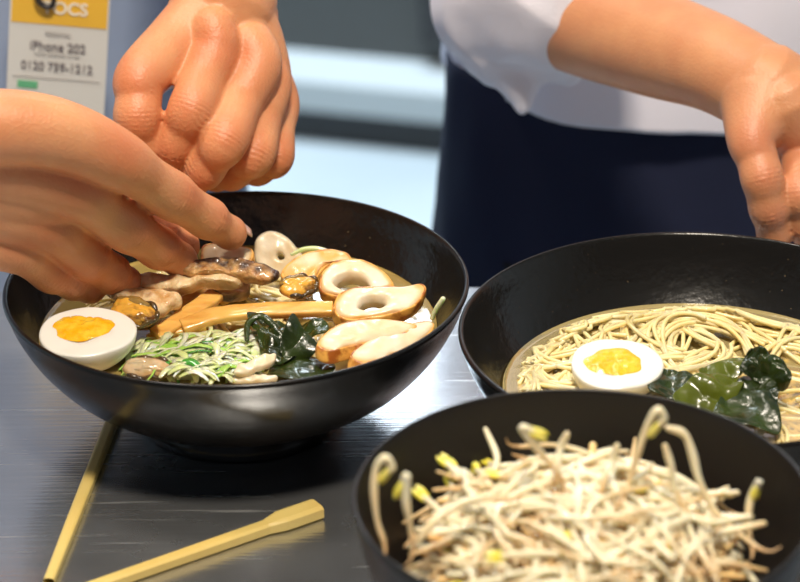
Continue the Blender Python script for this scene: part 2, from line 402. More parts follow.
# ------------------------------------------------------------------ noodles
def noodles(c, z, count, rmax, label, bumps, name='noodles', zc=.001):
    mb = MB()
    def height(x, y):
        h = z-.0042
        for bx, by, br, bh in bumps:
            d2 = ((x-bx)**2+(y-by)**2)/br**2; h += bh*math.exp(-d2)
        return h
    made = 0
    while made < count:
        a = random.random()*2*PI; rr = rmax*math.sqrt(random.random())
        x, y = rr*math.cos(a), rr*math.sin(a); th = random.random()*2*PI
        if random.random() < .6: th = math.atan2(y, x)+PI/2+random.gauss(0, .35)
        kap = random.choice((-1, 1))*random.uniform(5, 45); L_ = random.uniform(.09, .19); st = .004
        path = []; ph = random.random()*9; layer = random.uniform(-.0025, .0030)
        for i in range(int(L_/st)):
            kk = kap+30*math.sin(i*.28+ph); th += kk*st
            nx, ny = x+math.cos(th)*st, y+math.sin(th)*st
            if math.hypot(nx, ny) > rmax:
                th += .55*(1 if (x*math.sin(th)-y*math.cos(th)) < 0 else 1); nx, ny = x+math.cos(th)*st*.3-x*.03, y+math.sin(th)*st*.3-y*.03
            x, y = nx, ny; path.append((x, y, layer+.0012*math.sin(i*.35+ph*2)))
        for b in range(random.choice((1, 2, 3, 3))):
            pts = []
            for i, (px_, py_, l) in enumerate(path):
                j = min(i+1, len(path)-1); k = max(i-1, 0)
                dx, dy = path[j][0]-path[k][0], path[j][1]-path[k][1]; d = math.hypot(dx, dy) or 1
                off = b*.0022+.0012*math.sin(i*.4+b*2)
                X, Y = px_-dy/d*off, py_+dx/d*off
                if math.hypot(X, Y) > rmax+.001: X, Y = X*.97, Y*.97
                pts.append((c.x+X, c.y+Y, height(X, Y)+l+.0003*b))
            if len(pts) > 5:
                tube(mb, pts, .00100, 7); made += 1
    o = obj(name, mb, M['noodle'])
    return tag(o, label, 'noodles', kind='stuff')
noodles(B2, Z2, 215, .079, 'tangle of pale yellow wheat noodles in the right bowl',
        [(-.035, .042, .030, .0055), (.0, .055, .03, .006), (.04, .04, .03, .004), (-.055, 0, .025, .004), (0, 0, .06, .003)])
qn = at(272, 290, .052)-B1
noodles(B1, Z1, 90, .078, 'few pale noodles showing between toppings in the left bowl', [(qn.x, qn.y, .022, .009), (-.03, .03, .03, .006)])

# ------------------------------------------------------------------ eggs
def egg(px, py, zf, a, b, rot, tilt, lb, yc=(0, 0), ys=(.0135, .0105), seed=1):
    P = at(px, py, zf)
    root = thing('boiled_egg', lb, 'egg', P)
    mb = MB(); NS, NR = 64, 14; vs = []; fs = []
    depth = .0185
    prof = []
    for k in range(8): prof.append((k/8*.93, 0.0))
    for q in (0, .3, .6, .9, 1.2): prof.append((.93+.07*math.sin(q*PI/2/1.2), -.05*(1-math.cos(q*PI/2/1.2))))
    for k in range(1, 13): 
        q = k/12*PI/2; prof.append((math.cos(q), -.05-.95*math.sin(q)))
    for r, z in prof:
        for k in range(NS):
            an = 2*PI*k/NS; rx = a*(1+.08*math.cos(an)); x = r*rx*math.cos(an); y = r*b*math.sin(an)
            zz = z*depth-(.0012*(1-min(1, r/.5)**2) if z == 0 else 0)
            v = V((x, y, zz)); v += V((0, 0, 1))*.0007*n3(v, 90, seed); vs.append(v)
    fs = [(i*NS+k, i*NS+(k+1) % NS, (i+1)*NS+(k+1) % NS, (i+1)*NS+k) for i in range(len(prof)-1) for k in range(NS)]
    mb.add(vs, fs); wo = obj('egg_white', mb, M['white_egg'], root)
    mb = MB(); vs = []
    pr = [(k/10, 1) for k in range(11)]
    for r, _ in pr:
        for k in range(NS):
            an = 2*PI*k/NS; rr = r*(1+.06*math.sin(3*an+seed)+.04*math.sin(7*an))
            v = V((yc[0]+rr*ys[0]*math.cos(an), yc[1]+rr*ys[1]*math.sin(an), 0))
            v.z = .0013*(1-r**4)-.0002+.0009*n3(v, 420, seed)*(1-r**6); vs.append(v)
    fs = [(i*NS+k, i*NS+(k+1) % NS, (i+1)*NS+(k+1) % NS, (i+1)*NS+k) for i in range(10) for k in range(NS)]
    mb.add(vs, fs); obj('egg_yolk', mb, M['yolk'], root)
    root.rotation_euler = (tilt, 0, rot)
    return root
egg(84, 331, .0600, .0215, .0190, .10, .16, 'halved boiled egg with orange yolk at the left bowl rim', (-.001, .003), (.0138, .0100), 1)
egg(614, 363, .0545, .0200, .0178, .05, .20, 'halved boiled egg with orange yolk on noodles in the right bowl', (.0, .001), (.0125, .0095), 4)

# ------------------------------------------------------------------ fish cakes
def up_n(tx=0, ty=0): return V((tx, ty, 1)).normalized()
def fish_ring(px_out, px_in, z, nrm, thick, lb, axis=(0, 0, -1), skin=.0009, seed=0, brown=0):
    cx = sum(p[0] for p in px_out)/len(px_out); cy = sum(p[1] for p in px_out)/len(px_out)
    P0 = at(cx, cy, z); nrm = V(nrm).normalized()
    oo = [V(p) for p in closed_curve(plane_pts(px_out, P0, nrm), 8)]; N = len(oo)
    axis = V(axis).normalized(); c = sum(oo, V())/N
    root = thing('fish_cake', lb, 'fish cake', c, 'sliced grilled fish cakes')
    if px_in:
        ii = [V(p) for p in closed_curve(plane_pts(px_in, P0, nrm), 8)]
        # pair by angle
        def ang(p, cc): 
            d = p-cc; e1 = (oo[0]-c).normalized(); e2 = nrm.cross(e1); return math.atan2(d.dot(e2), d.dot(e1)) % (2*PI)
        ci = sum(ii, V())/len(ii); ia = sorted((ang(p, ci), p) for p in [q for q in ii])
        inn = []
        for p in oo:
            a = ang(p, c); best = min(ia, key=lambda t_: min(abs(t_[0]-a), 2*PI-abs(t_[0]-a))); inn.append(best[1])
        # smooth
        for _ in range(3): inn = [(inn[i-1]+inn[i]*2+inn[(i+1) % N])/4 for i in range(N)]
    else: inn = None
    # flesh
    prof = []                            # (k across from outer to inner, depth along the axis)
    K = 8
    rows = []
    for k in range(K+1):
        f = k/K; h = .0010*(1-(2*f-1)**4) if inn else .0016*(1-(1-f)**3)
        rows.append((f*.97+.03*0, h))
    vs = []; pg = []
    for f, h in rows:
        for i in range(N):
            b0 = inn[i] if inn else c
            p = oo[i]+(b0-oo[i])*(f if inn else f*.97); q = p+nrm*(h+.0010*n3(p, 160, seed)*(1 if 0 < f else 0)); vs.append(q); pg.append(max(0, min(1, math.exp(-(f*(1 if inn else 2.2)/.16)**2)*(.9+1.2*n3(q, 150, seed+4))+brown*(.7+1.3*n3(q, 110, seed+6)))))
    ns = len(rows)
    if inn:
        for dz in (.4, 1.0):
            for i in range(N): vs.append(inn[i]+axis*thick*dz+(c-inn[i])*(.15*dz)); 
        ns += 2
    for i in range(N): vs.append(oo[i]*.98+c*.02+axis*thick)       # underside outer
    ns += 1
    fs = [(r*N+i, r*N+(i+1) % N, (r+1)*N+(i+1) % N, (r+1)*N+i) for r in range(ns-1) for i in range(N)]
    if not inn:
        fs = [f for f in fs if max(f) < (ns-1)*N]
        fs.append(tuple((ns-2)*N+i for i in range(N)))
    pg += [0.0]*(len(vs)-len(pg))
    mb = MB(); mb.add(vs, fs, 0, pg); part('flesh', mb, M['flesh'], root)
    # browned skin around the outside
    vs = []; tt = [-.02, .0, .12, .35, .6, .85, 1.0, 1.04, 1.0]; out = [-.4, .7, 1, 1.15, 1.25, 1.1, .7, -.1, -1.5]
    for dz, of in zip(tt, out):
        for i in range(N):
            rad = (oo[i]-c); rad = (rad-axis*rad.dot(axis)).normalized()
            p = oo[i]+axis*thick*dz+rad*(skin*of+.0006*n3(oo[i]+axis*dz*.02, 200, seed+2)); vs.append(p)
    fs = [(r*N+i, r*N+(i+1) % N, (r+1)*N+(i+1) % N, (r+1)*N+i) for r in range(len(tt)-1) for i in range(N)]
    mb = MB(); mb.add(vs, fs); o = part('browned_skin', mb, M['brown_skin'], root)
    s = o.modifiers.new('s', 'SOLIDIFY'); s.thickness = .0004; s.offset = -1
    return root
fish_ring([(322, 290), (324, 272), (340, 261), (362, 261), (380, 270), (392, 284), (380, 289), (362, 292), (342, 296)],
          [(333, 284), (338, 277), (352, 274), (366, 279), (370, 287), (360, 290), (344, 290)], .064, V((.05, -.45, .9)), .007,
          'upright grilled fish cake ring with a wide hole, furthest back of the rings', axis=(.1, .45, -1), seed=1)
fish_ring([(337, 313), (338, 298), (352, 289), (380, 287), (404, 287), (420, 284), (424, 291), (415, 304), (396, 312), (370, 317), (350, 319)],
          [(358, 308), (362, 300), (374, 296), (386, 299), (384, 306), (372, 310)], .062, V((.0, -.35, .93)), .0065,
          'grilled fish cake ring with a narrow hole and a curled browned point', axis=(-.15, .25, -1), seed=2)
fish_ring([(319, 344), (328, 332), (345, 323), (372, 319), (400, 321), (415, 326), (400, 335), (376, 341), (350, 346), (332, 350)],
          None, .060, V((.1, -.25, .95)), .006, 'long diagonal fish cake slice with browned left side above the seaweed', axis=(-.2, -.3, -1), seed=3, brown=.18)
fish_ring([(352, 356), (366, 342), (390, 331), (415, 323), (432, 322), (430, 332), (412, 345), (388, 355), (366, 362)],
          None, .057, V((.15, -.2, .95)), .006, 'long diagonal fish cake slice lying nearest the bowl front right', axis=(-.3, -.3, -1), seed=4)
fish_ring([(203, 259), (204, 247), (215, 244), (235, 246), (250, 249), (252, 256), (246, 263), (228, 263), (212, 263)],
          None, .068, V((.0, -.6, .8)), .009, 'fish cake chunk with browned edge beside the fingertip', axis=(.0, .4, -.9), seed=5, brown=.25)
fish_ring([(283, 272), (296, 259), (312, 252), (330, 250), (345, 253), (350, 260), (335, 262), (322, 268), (314, 280), (300, 286), (290, 282)],
          None, .062, V((-.1, -.4, .9)), .008, 'heavily browned fish cake piece behind the ring with wide hole', axis=(.0, .3, -1), seed=6, brown=1.0)
# the pale round slice stands on edge
def pale_round():
    P0 = atY(279, 256, 1.052); nrm = V((-.15, -.86, .5))
    ol = plane_pts([(254, 254), (256, 240), (265, 232), (277, 232), (289, 239), (300, 252), (309, 262), (304, 275), (290, 279), (272, 276), (259, 268)], P0, nrm)
    il = plane_pts([(278, 257), (279, 254.5), (281, 254), (283, 254.5), (284.5, 257), (284, 259), (281.5, 260), (279, 259.5), (278.5, 258.5), (278, 258), (278, 257.6)][:11], P0, nrm)
    mb = MB(); slab(mb, ol, sum(ol, V())/len(ol), nrm, .006, rough=.0016, rs=150, seed=9, inner=il, K=12)
    tag(obj('scallop_slice', mb, M['flesh']), 'pale round slice standing upright at the back of the toppings', 'fish cake')
    # small dimple hole
pale_round()

# ------------------------------------------------------------------ pork
def meat(px, z, nrm, thick, lb, mt, seed=0, char=None, wave=.001):
    cx = sum(p[0] for p in px)/len(px); cy = sum(p[1] for p in px)/len(px); P0 = at(cx, cy, z)
    ol = plane_pts(px, P0, nrm); c = sum(ol, V())/len(ol)
    cps = plane_pts(char, P0, nrm) if char else []
    def pf(p, k):
        if not cps: return max(0, min(1, (k-.70)*3.2*(.6+1.2*n3(p, 150, seed))))
        d = min((p-q).length for q in cps); return max(0, min(1, 1.75-d/.0048+1.0*n3(p, 300, seed)))
    mb = MB(); slab(mb, ol, c, nrm, thick, dome=.3, rough=.0022, rs=190, n=9, K=16, wave=wave, seed=seed, pigf=pf)
    return tag(obj('pork_slice', mb, mt), lb, 'meat', 'pork slices')
meat([(172, 268), (190, 261), (215, 260), (240, 262), (262, 266), (279, 273), (276, 281), (262, 284), (240, 279), (215, 275), (190, 275)], .068, V((.05, -.55, .85)), .0055,
     'browned pork slice with a charred black top edge', M['pork'], 1,
     char=[(205, 260), (215, 260), (225, 261), (236, 262), (245, 264), (255, 268), (266, 268), (275, 271), (280, 276)])
meat([(130, 283), (150, 276), (180, 280), (205, 274), (232, 273), (243, 279), (238, 287), (220, 286), (200, 287), (178, 292), (160, 294), (140, 291)], .063, V((.0, -.4, .9)), .006,
     'folded tan pork slice lying under the charred one', M['pork_pale'], 2)
meat([(104, 290), (118, 282), (140, 286), (160, 293), (178, 298), (182, 304), (170, 310), (158, 318), (145, 312), (122, 304)], .060, V((.1, -.3, .93)), .005,
     'pale pork slice beside the egg and mussel at left', M['pork_pale'], 3)
meat([(212, 290), (222, 281), (236, 279), (248, 283), (250, 291), (240, 297), (226, 298)], .057, V((.1, -.3, .93)), .006,
     'small ragged pork scrap in the middle of the left bowl', M['pork'], 4)

# ------------------------------------------------------------------ bamboo shoots
def shoot(pts, wd, th, lb, seed=0):
    """strip with a rectangular section; pts = (px, py, z)"""
    P = [V(p) for p in cr_curve([tuple(at(*p)) for p in pts], 8)]
    n = len(P); vs = []
    for i, p in enumerate(P):
        T = (P[min(i+1, n-1)]-P[max(i-1, 0)]).normalized(); S = T.cross(V((0, -.35, 1))).normalized(); U = S.cross(T)
        e = 1-.12*abs(2*i/(n-1)-1)**3; w2 = wd*.5*e*(1+.10*n3(p, 90, seed)); h2 = th*.5
        for a, b in ((-1, -.7), (-.8, -1), (.8, -1), (1, -.7), (1, .7), (.8, 1), (0, 1.08), (-.8, 1), (-1, .7)):
            vs.append(p+S*a*w2+U*(b*h2)+U*.0006*n3(p+S*a*w2, 150, seed))
    m_ = 9; fs = [(i*m_+k, i*m_+(k+1) % m_, (i+1)*m_+(k+1) % m_, (i+1)*m_+k) for i in range(n-1) for k in range(m_)]
    fs += [tuple(range(m_)), tuple((n-1)*m_+k for k in range(m_))]
    mb = MB(); mb.add(vs, fs); o = obj('bamboo_shoot', mb, M['bamboo']); bevel(o, .0005, 2)
    return tag(o, lb, 'bamboo shoot', 'bamboo shoot strips')
shoot([(182, 327, .0500), (215, 316, .0530), (260, 311, .0555), (333, 309, .0570)], .0085, .0040, 'longest bamboo shoot strip running right to the fish cakes', 1)
shoot([(155, 336, .0480), (180, 320, .0510), (205, 303, .0545), (222, 290, .0560)], .0090, .0040, 'wide bamboo shoot strip slanting up towards the pork', 2)
shoot([(148, 340, .0455), (175, 331, .0475), (206, 326, .0490)], .0060, .0035, 'short bamboo shoot strip next to the green onion', 3)
shoot([(218, 301, .0500), (232, 292, .0530), (248, 288, .0540)], .0075, .0035, 'short bamboo shoot piece behind the longest strip', 4)
shoot([(176, 310, .0490), (192, 299, .0510), (208, 289, .0530)], .0070, .0035, 'bamboo shoot strip half under the pale pork', 5)

# ------------------------------------------------------------------ mussels
def mussel(px, py, z, L_, W_, rot, lb, pale=False, seed=0, tilt=(0, 0)):
    P = at(px, py, z); root = thing('mussel', lb, 'mussel', P, 'shelled mussels')
    def blob(c, r, ns=24, nr=16, sd=0, amp=.12):
        vs = []
        for i in range(nr+1):
            th = PI*i/nr
            for k in range(ns):
                a = 2*PI*k/ns; d = V((math.sin(th)*math.cos(a), math.sin(th)*math.sin(a), math.cos(th)))
                s = 1+amp*n3(d, 2.2, sd); vs.append(V((c[0]+d.x*r[0]*s, c[1]+d.y*r[1]*s, c[2]+d.z*r[2]*s)))
        fs = [(i*ns+k, i*ns+(k+1) % ns, (i+1)*ns+(k+1) % ns, (i+1)*ns+k) for i in range(nr) for k in range(ns)]
        return vs, fs
    mb = MB(); mb.add(*blob((0, 0, 0), (L_, W_, W_*.62), sd=seed)); mb.add(*blob((-L_*.25, W_*.30, W_*.22), (L_*.6, W_*.5, W_*.45), sd=seed+1, amp=.25))
    mb.add(*blob((L_*.2, -W_*.28, W_*.25), (L_*.65, W_*.42, W_*.42), sd=seed+2, amp=.3))
    obj('meat', mb, M['mussel_pale'] if pale else M['mussel'], root)
    mb = MB(); pts = []                   # dark frill around the edge
    for i in range(60):
        a = -2.3+4.4*i/59; q = 1.03+.03*math.sin(i*.45)
        pts.append((L_*q*math.cos(a), W_*q*math.sin(a), .0006*math.sin(i*.6)+W_*.10))
    tube(mb, pts, [.0009+.0004*math.sin(i*.33)**2 for i in range(60)], 8); obj('frill', mb, M['mussel_dark'], root)
    if not pale:
        mb = MB(); mb.add(*blob((-L_*.15, W_*.55, W_*.28), (L_*.72, W_*.40, W_*.38), sd=seed+5, amp=.25)); obj('lobe', mb, M['mussel_green'], root)
    root.rotation_euler = (.35+tilt[0], tilt[1], rot)
    return root
mussel(133, 314, .0590, .0118, .0078, -.45, 'orange mussel with a dark frill resting between egg and pork', seed=1)
mussel(147, 369, .0515, .0110, .0058, -.10, 'pale tan mussel at the front rim of the left bowl', True, seed=4)
mussel(298, 287, .0620, .0092, .0060, .60, 'orange and black mussel in front of the pale round slice', seed=8)

# ------------------------------------------------------------------ greens
def ribbons(label, cx0, cx1, cy0, cy1, n):
    mb = MB()
    for i in range(n):
        px, py = random.uniform(cx0, cx1), random.uniform(cy0, cy1)
        u = (px-cx0)/(cx1-cx0)
        if py < cy0+(1-u)*12 or (u > .85 and random.random() < .4): continue
        P = at(px, py, Z1+random.uniform(.0005, .0080)*(1-abs(2*u-1)**3))
        a = random.gauss(.15, .5); L_ = random.uniform(.008, .020); wd = random.uniform(.0006, .0019)*random.choice((1, 1, 1.4)); cur = random.uniform(-110, 110)
        pts = []; x, y = 0, 0
        for k in range(9):
            a += cur*L_/9; x += math.cos(a)*L_/9; y += math.sin(a)*L_/9
            pts.append(P+V((x-L_/2, y, .0022*math.sin(k/8*PI)+random.uniform(-.0002, .0002))))
        mi = random.choices((0, 1, 2, 3), (58, 20, 4, 18))[0]
        tube(mb, pts, [wd*(.5+.5*math.sin((k+.7)/9.4*PI)) for k in range(9)], 8, mi=mi, flat=.3, twist=random.uniform(-.8, .8))
    o = obj('shredded_leek', mb, [M['leaf_pale'], M['leaf_green'], M['leaf_dark'], M['leaf_white']])
    return tag(o, label, 'vegetable', kind='stuff')
ribbons('heap of shredded pale green leek in the left bowl', 136, 262, 336, 378, 560)
ol = [at(x, y, Z1) for x, y in ((138, 362), (150, 348), (185, 340), (225, 336), (258, 345), (262, 360), (240, 372), (190, 379), (155, 374))]
mb = MB(); slab(mb, ol, sum(ol, V())/9, (0, 0, 1), .006, dome=.8, rough=.002, rs=120, seed=3)
tag(obj('shredded_cabbage', mb, M['leaf_pale']), 'soft wet cabbage under the shredded leek', 'vegetable')
mb = MB(); stube(mb, [tuple(at(172, 372, .050))+(.001,), tuple(at(180, 364, .053))+(.0019,), tuple(at(192, 362, .054))+(.0021,), tuple(at(201, 370, .0525))+(.0012,)], 8, 10, flat=.5)
tag(obj('leek_ring', mb, M['leaf_dark']), 'curl of dark green leek near the front rim', 'vegetable')
def sliver(px, z, lb, name, mt, th=.003):
    P0 = at(px[0][0], px[0][1], z); nr = V((.0, -.3, .95)); ol = plane_pts(px, P0, nr)
    mb = MB(); slab(mb, ol, sum(ol, V())/len(ol), nr, th, rough=.0016, rs=260, wave=.0008, seed=5, n=8, K=12); return tag(obj(name, mb, mt), lb, 'fish slice')
sliver([(234, 374), (238, 367), (252, 361), (268, 356), (276, 355), (274, 361), (262, 368), (248, 375)], .0515, 'pale flaky sliver floating beside the seaweed', 'fish_slice', M['flesh'])
sliver([(228, 379), (240, 376), (262, 376), (278, 379), (262, 384), (240, 384)], .0480, 'pale slice half sunk at the front rim', 'fish_slice', M['flesh'])
def kelp(px, z, nrm, wave, lb, mt, seed, th=.0008, ws=70, name='seaweed', gr='seaweed leaves'):
    cx = sum(p[0] for p in px)/len(px); cy = sum(p[1] for p in px)/len(px)
    P0 = at(cx, cy, z); ol = plane_pts(px, P0, nrm)
    mb = MB(); slab(mb, ol, sum(ol, V())/len(ol), nrm, th, dome=.1, n=10, K=22, wave=wave*1.35, ws=ws, seed=seed, fold=True)
    return tag(obj(name, mb, mt), lb, 'seaweed', gr)
G1 = 'seaweed leaves in the left bowl'; G2 = 'seaweed leaves in the right bowl'
kelp([(247, 320), (258, 315), (280, 322), (306, 323), (328, 330), (324, 342), (305, 345), (300, 360), (280, 368), (262, 356), (258, 340)], .0515, V((0, -.2, 1)), .0042, 'dark seaweed leaf spread flat on the left broth', M['wakame'], 1, ws=85, gr=G1)
kelp([(280, 350), (284, 330), (293, 313), (303, 328), (318, 346), (308, 360), (292, 364)], .0560, V((.1, -.75, .7)), .0022, 'dark seaweed leaf folded into an upright point', M['wakame'], 2, gr=G1)
kelp([(268, 372), (280, 362), (305, 358), (330, 362), (335, 370), (318, 378), (290, 381)], .0480, V((0, 0, 1)), .0016, 'thin dark seaweed leaf sunk at the front of left bowl', M['wakame'], 3, gr=G1)
mb = MB()                                # rolled rim of the left leaf
stube(mb, [tuple(at(247, 340, .053))+(.0010,), tuple(at(248, 324, .056))+(.0016,), tuple(at(259, 316, .058))+(.0018,), tuple(at(270, 322, .057))+(.0018,), tuple(at(277, 332, .054))+(.0016,), tuple(at(270, 342, .052))+(.001,)], 8, 10, flat=.6)
tag(obj('seaweed', mb, M['wakame']), 'curled seaweed stem looping left of the pointed leaf', 'seaweed', G1)
kelp([(648, 392), (652, 372), (664, 366), (682, 372), (700, 378), (716, 384), (708, 400), (690, 404), (668, 398)], .0490, V((0, -.25, 1)), .0030, 'glossy dark seaweed leaf touching the egg in right bowl', M['wakame'], 5, gr=G2)
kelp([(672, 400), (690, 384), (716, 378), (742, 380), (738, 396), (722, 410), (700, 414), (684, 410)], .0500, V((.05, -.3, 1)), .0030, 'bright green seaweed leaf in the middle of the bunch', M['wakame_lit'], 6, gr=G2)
kelp([(712, 418), (722, 396), (742, 380), (762, 378), (776, 392), (778, 408), (782, 424), (776, 430), (752, 426), (730, 424)], .0485, V((0, -.2, 1)), .0030, 'wide seaweed leaf spreading toward the right bowl front', M['wakame'], 7, ws=60, gr=G2)
kelp([(740, 372), (744, 358), (752, 349), (768, 354), (784, 362), (790, 376), (787, 388), (774, 386), (756, 378)], .0580, V((.1, -.6, .8)), .0042, 'crumpled dark seaweed knot topmost of the right bunch', M['wakame'], 8, ws=110, gr=G2)
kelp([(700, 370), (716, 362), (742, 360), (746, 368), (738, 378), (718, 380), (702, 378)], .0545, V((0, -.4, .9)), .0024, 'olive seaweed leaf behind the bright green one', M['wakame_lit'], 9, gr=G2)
mb = MB(); stube(mb, [tuple(at(432, 318, .060))+(.0011,), tuple(at(437, 308, .066))+(.0012,), tuple(at(443, 299, .071))+(.0012,)], 6, 10)
tag(obj('green_stalk', mb, M['leaf_pale']), 'pale green stalk leaning on the right wall of left bowl', 'vegetable')
mb = MB(); stube(mb, [tuple(at(292, 254, .058))+(.0009,), tuple(at(305, 249, .060))+(.0011,), tuple(at(320, 249, .060))+(.0011,), tuple(at(334, 254, .058))+(.0009,)], 6, 10)
tag(obj('green_stalk', mb, M['leaf_pale']), 'thin pale stalk behind the browned fish cake piece', 'vegetable')

# ------------------------------------------------------------------ bean sprouts
def sprout_mesh(ctrl, r=.0014, bean=True, root=True, n=7):
    """returns (stem, bean, root) builders for a stem through ctrl"""
    c = cr_curve(ctrl, n); m_ = len(c)
    rad = [r*(1.0-.5*(i/(m_-1))**3+.10*math.sin(i*.5))*(.72+.28*min(1, i/6)) for i in range(m_)]
    s = MB(); tube(s, c, rad, 9, pig=[.75*max(0, (i/(m_-1)-.6)/.4)+.25*max(0, 1-i/5) for i in range(m_)])
    b = None
    if bean:
        b = MB(); d = (V(c[0])-V(c[1])).normalized(); p = V(c[0]); side = d.orthogonal().normalized()
        for sg in (-1, 1):
            q0 = p+side*sg*.0008
            tube(b, [q0-d*.0008, q0+d*.0014, q0+d*.0032+side*sg*.0002, q0+d*.0048+side*sg*.0003], [r*.8, r*1.05, r*.95, r*.4], 8, flat=.7)
    t_ = None
    if root:
        t_ = MB(); d = (V(c[-1])-V(c[-2])).normalized(); p = V(c[-1]); a = d.orthogonal()
        tube(t_, [p, p+d*.003+a*.0006, p+d*.005+a*.0018, p+d*.006+a*.0040], [r*.55, r*.38, r*.26, r*.12], 6)
    return s, b, t_
def make_sprout(ctrl, lb, loc=(0, 0, 0), r=.0016, bean=True, root=True, group=None):
    t_ = thing('bean_sprout', lb, 'bean sprout', loc, group)
    s, b, k = sprout_mesh(ctrl, r, bean, root)
    obj('stem', s, M['sprout'], t_)
    if b: obj('bean', b, M['bean'], t_)
    if k: obj('root', k, M['root'], t_)
    return t_
def W3(pts):                             # sprout through picture points at distance Y
    return [tuple(atY(a, b, y*.94)) for a, b, y in pts]
def place(ctrl, lb, **kw):
    o = V(ctrl[len(ctrl)//2]); return make_sprout([tuple(V(p)-o) for p in ctrl], lb, o, group='bean sprouts sticking up out of the heap', **kw)
place(W3([(387, 473, .778), (392, 466, .778), (386, 458, .778), (377, 466, .778), (374, 488, .776), (377, 520, .772), (384, 542, .768)]), 'bean sprout with a hooked yellow tip standing at far left of the heap', r=.00145)
place(W3([(402, 486, .772), (407, 476, .772), (406, 500, .770), (409, 520, .768), (413, 545, .765)]), 'short upright sprout second from the left bowl wall', r=.0015)
place(W3([(534, 432, .800), (522, 428, .800), (532, 442, .800), (545, 458, .800), (560, 476, .800)]), 'sprout with bright yellow bean leaning left at the heap top')
place(W3([(567, 434, .805), (561, 447, .805), (557, 466, .800), (555, 480, .798)]), 'short brownish stub pointing up beside the yellow bean', bean=False, root=False, r=.00145)
place(W3([(657, 427, .800), (664, 418, .800), (658, 410, .800), (648, 424, .800), (638, 452, .798), (630, 480, .795), (622, 500, .79)]), 'tallest sprout bent over into a yellow hook', r=.00145)
place(W3([(668, 428, .806), (684, 434, .806), (692, 452, .804), (700, 482, .800), (718, 516, .795), (742, 536, .785), (758, 548, .780)]), 'long sprout arching down the right side of the heap', bean=False, r=.0015)
place(W3([(665, 446, .800), (671, 466, .798), (677, 492, .795), (690, 520, .79)]), 'thin tapered sprout standing behind the long arching one', bean=False, root=False, r=.0014)
place(W3([(756, 490, .800), (759, 481, .800), (751, 498, .800), (748, 524, .795), (752, 545, .79)]), 'lone upright sprout with yellow tip near right wall', r=.00145)
place(W3([(617, 446, .80), (613, 458, .80), (606, 476, .795), (598, 500, .79)]), 'short stub with tan tip on the crest of the heap', bean=False, root=False, r=.0015)
place(W3([(418, 541, .765), (436, 520, .770), (460, 504, .775), (488, 498, .780), (510, 500, .785)]), 'white sprout sweeping up from the left wall', bean=False, r=.0016)

protos = []
for i in range(14):
    L_ = random.uniform(.040, .062); cur = random.uniform(-.9, .9); ctrl = []
    hook = random.random() < .5
    for k in range(6):
        u = k/5-.5; ctrl.append((u*L_, cur*L_*(u*u*1.6)+random.uniform(-.0015, .0015), .55*L_*(.25-u*u)+random.uniform(-.001, .001)))
    if hook: ctrl.insert(0, (ctrl[0][0]+.002, ctrl[0][1]+.004, ctrl[0][2]+.001)) 
    protos.append((ctrl, random.uniform(.00115, .0016), i % 7 == 2, i % 4 == 1))
def mound(x, y):
    r = math.hypot(x, y)/.072
    return .054+.030*max(0, 1-r**2.2)+.004*n3((x, y, 0), 40, 2)
base_roots = []
HG = 'bean sprouts heaped in the front bowl'; HL = 'white bean sprout lying among the heap in the front bowl'
def rand_pose(lo=0., zoff=0.):
    while True:
        x, y = random.uniform(-.068, .068), random.uniform(-.068, .068)
        if math.hypot(x, y) < .060: break
    h = mound(x, y)+zoff; th = random.random()*2*PI
    # lie along the slope
    e = .018; gx = (mound(x+e*math.cos(th), y+e*math.sin(th))-mound(x-e*math.cos(th), y-e*math.sin(th)))/(2*e)
    pitch = max(-.42, min(.42, -math.atan(gx)*.8))+random.gauss(0, .10)
    # keep the ends inside the bowl
    for _ in range(6):
        ok = all(math.hypot(x+s*.031*math.cos(th), y+s*.031*math.sin(th)) < .064 for s in (-1, 1))
        if ok: break
        th = math.atan2(y, x)+PI/2+random.gauss(0, .3); x *= .9; y *= .9
    return V((B3.x+x, B3.y+y, h)), (random.uniform(-.6, .6), pitch, th)
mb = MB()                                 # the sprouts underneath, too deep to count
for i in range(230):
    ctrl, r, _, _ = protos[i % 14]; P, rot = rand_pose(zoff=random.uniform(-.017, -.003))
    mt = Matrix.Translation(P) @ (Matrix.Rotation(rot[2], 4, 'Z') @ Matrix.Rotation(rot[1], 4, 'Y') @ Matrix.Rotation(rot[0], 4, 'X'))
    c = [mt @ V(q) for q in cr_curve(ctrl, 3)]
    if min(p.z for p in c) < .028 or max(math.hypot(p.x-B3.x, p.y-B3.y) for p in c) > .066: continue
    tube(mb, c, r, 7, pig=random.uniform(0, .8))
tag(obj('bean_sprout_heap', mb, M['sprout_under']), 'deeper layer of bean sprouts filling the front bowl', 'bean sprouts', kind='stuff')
first = [None]*14
for i in range(270):
    j = i % 14; P, rot = rand_pose(zoff=random.uniform(-.003, .0045))
    ctrl, r, bn, rt = protos[j]
    if first[j] is None:
        t_ = first[j] = make_sprout(ctrl, HL, P, r, bn, rt, HG)
    else:
        t_ = first[j].copy(); C.objects.link(t_)
        for ch in first[j].children:
            c = ch.copy(); c.parent = t_; C.objects.link(c)
    t_.location = P; t_.rotation_euler = rot

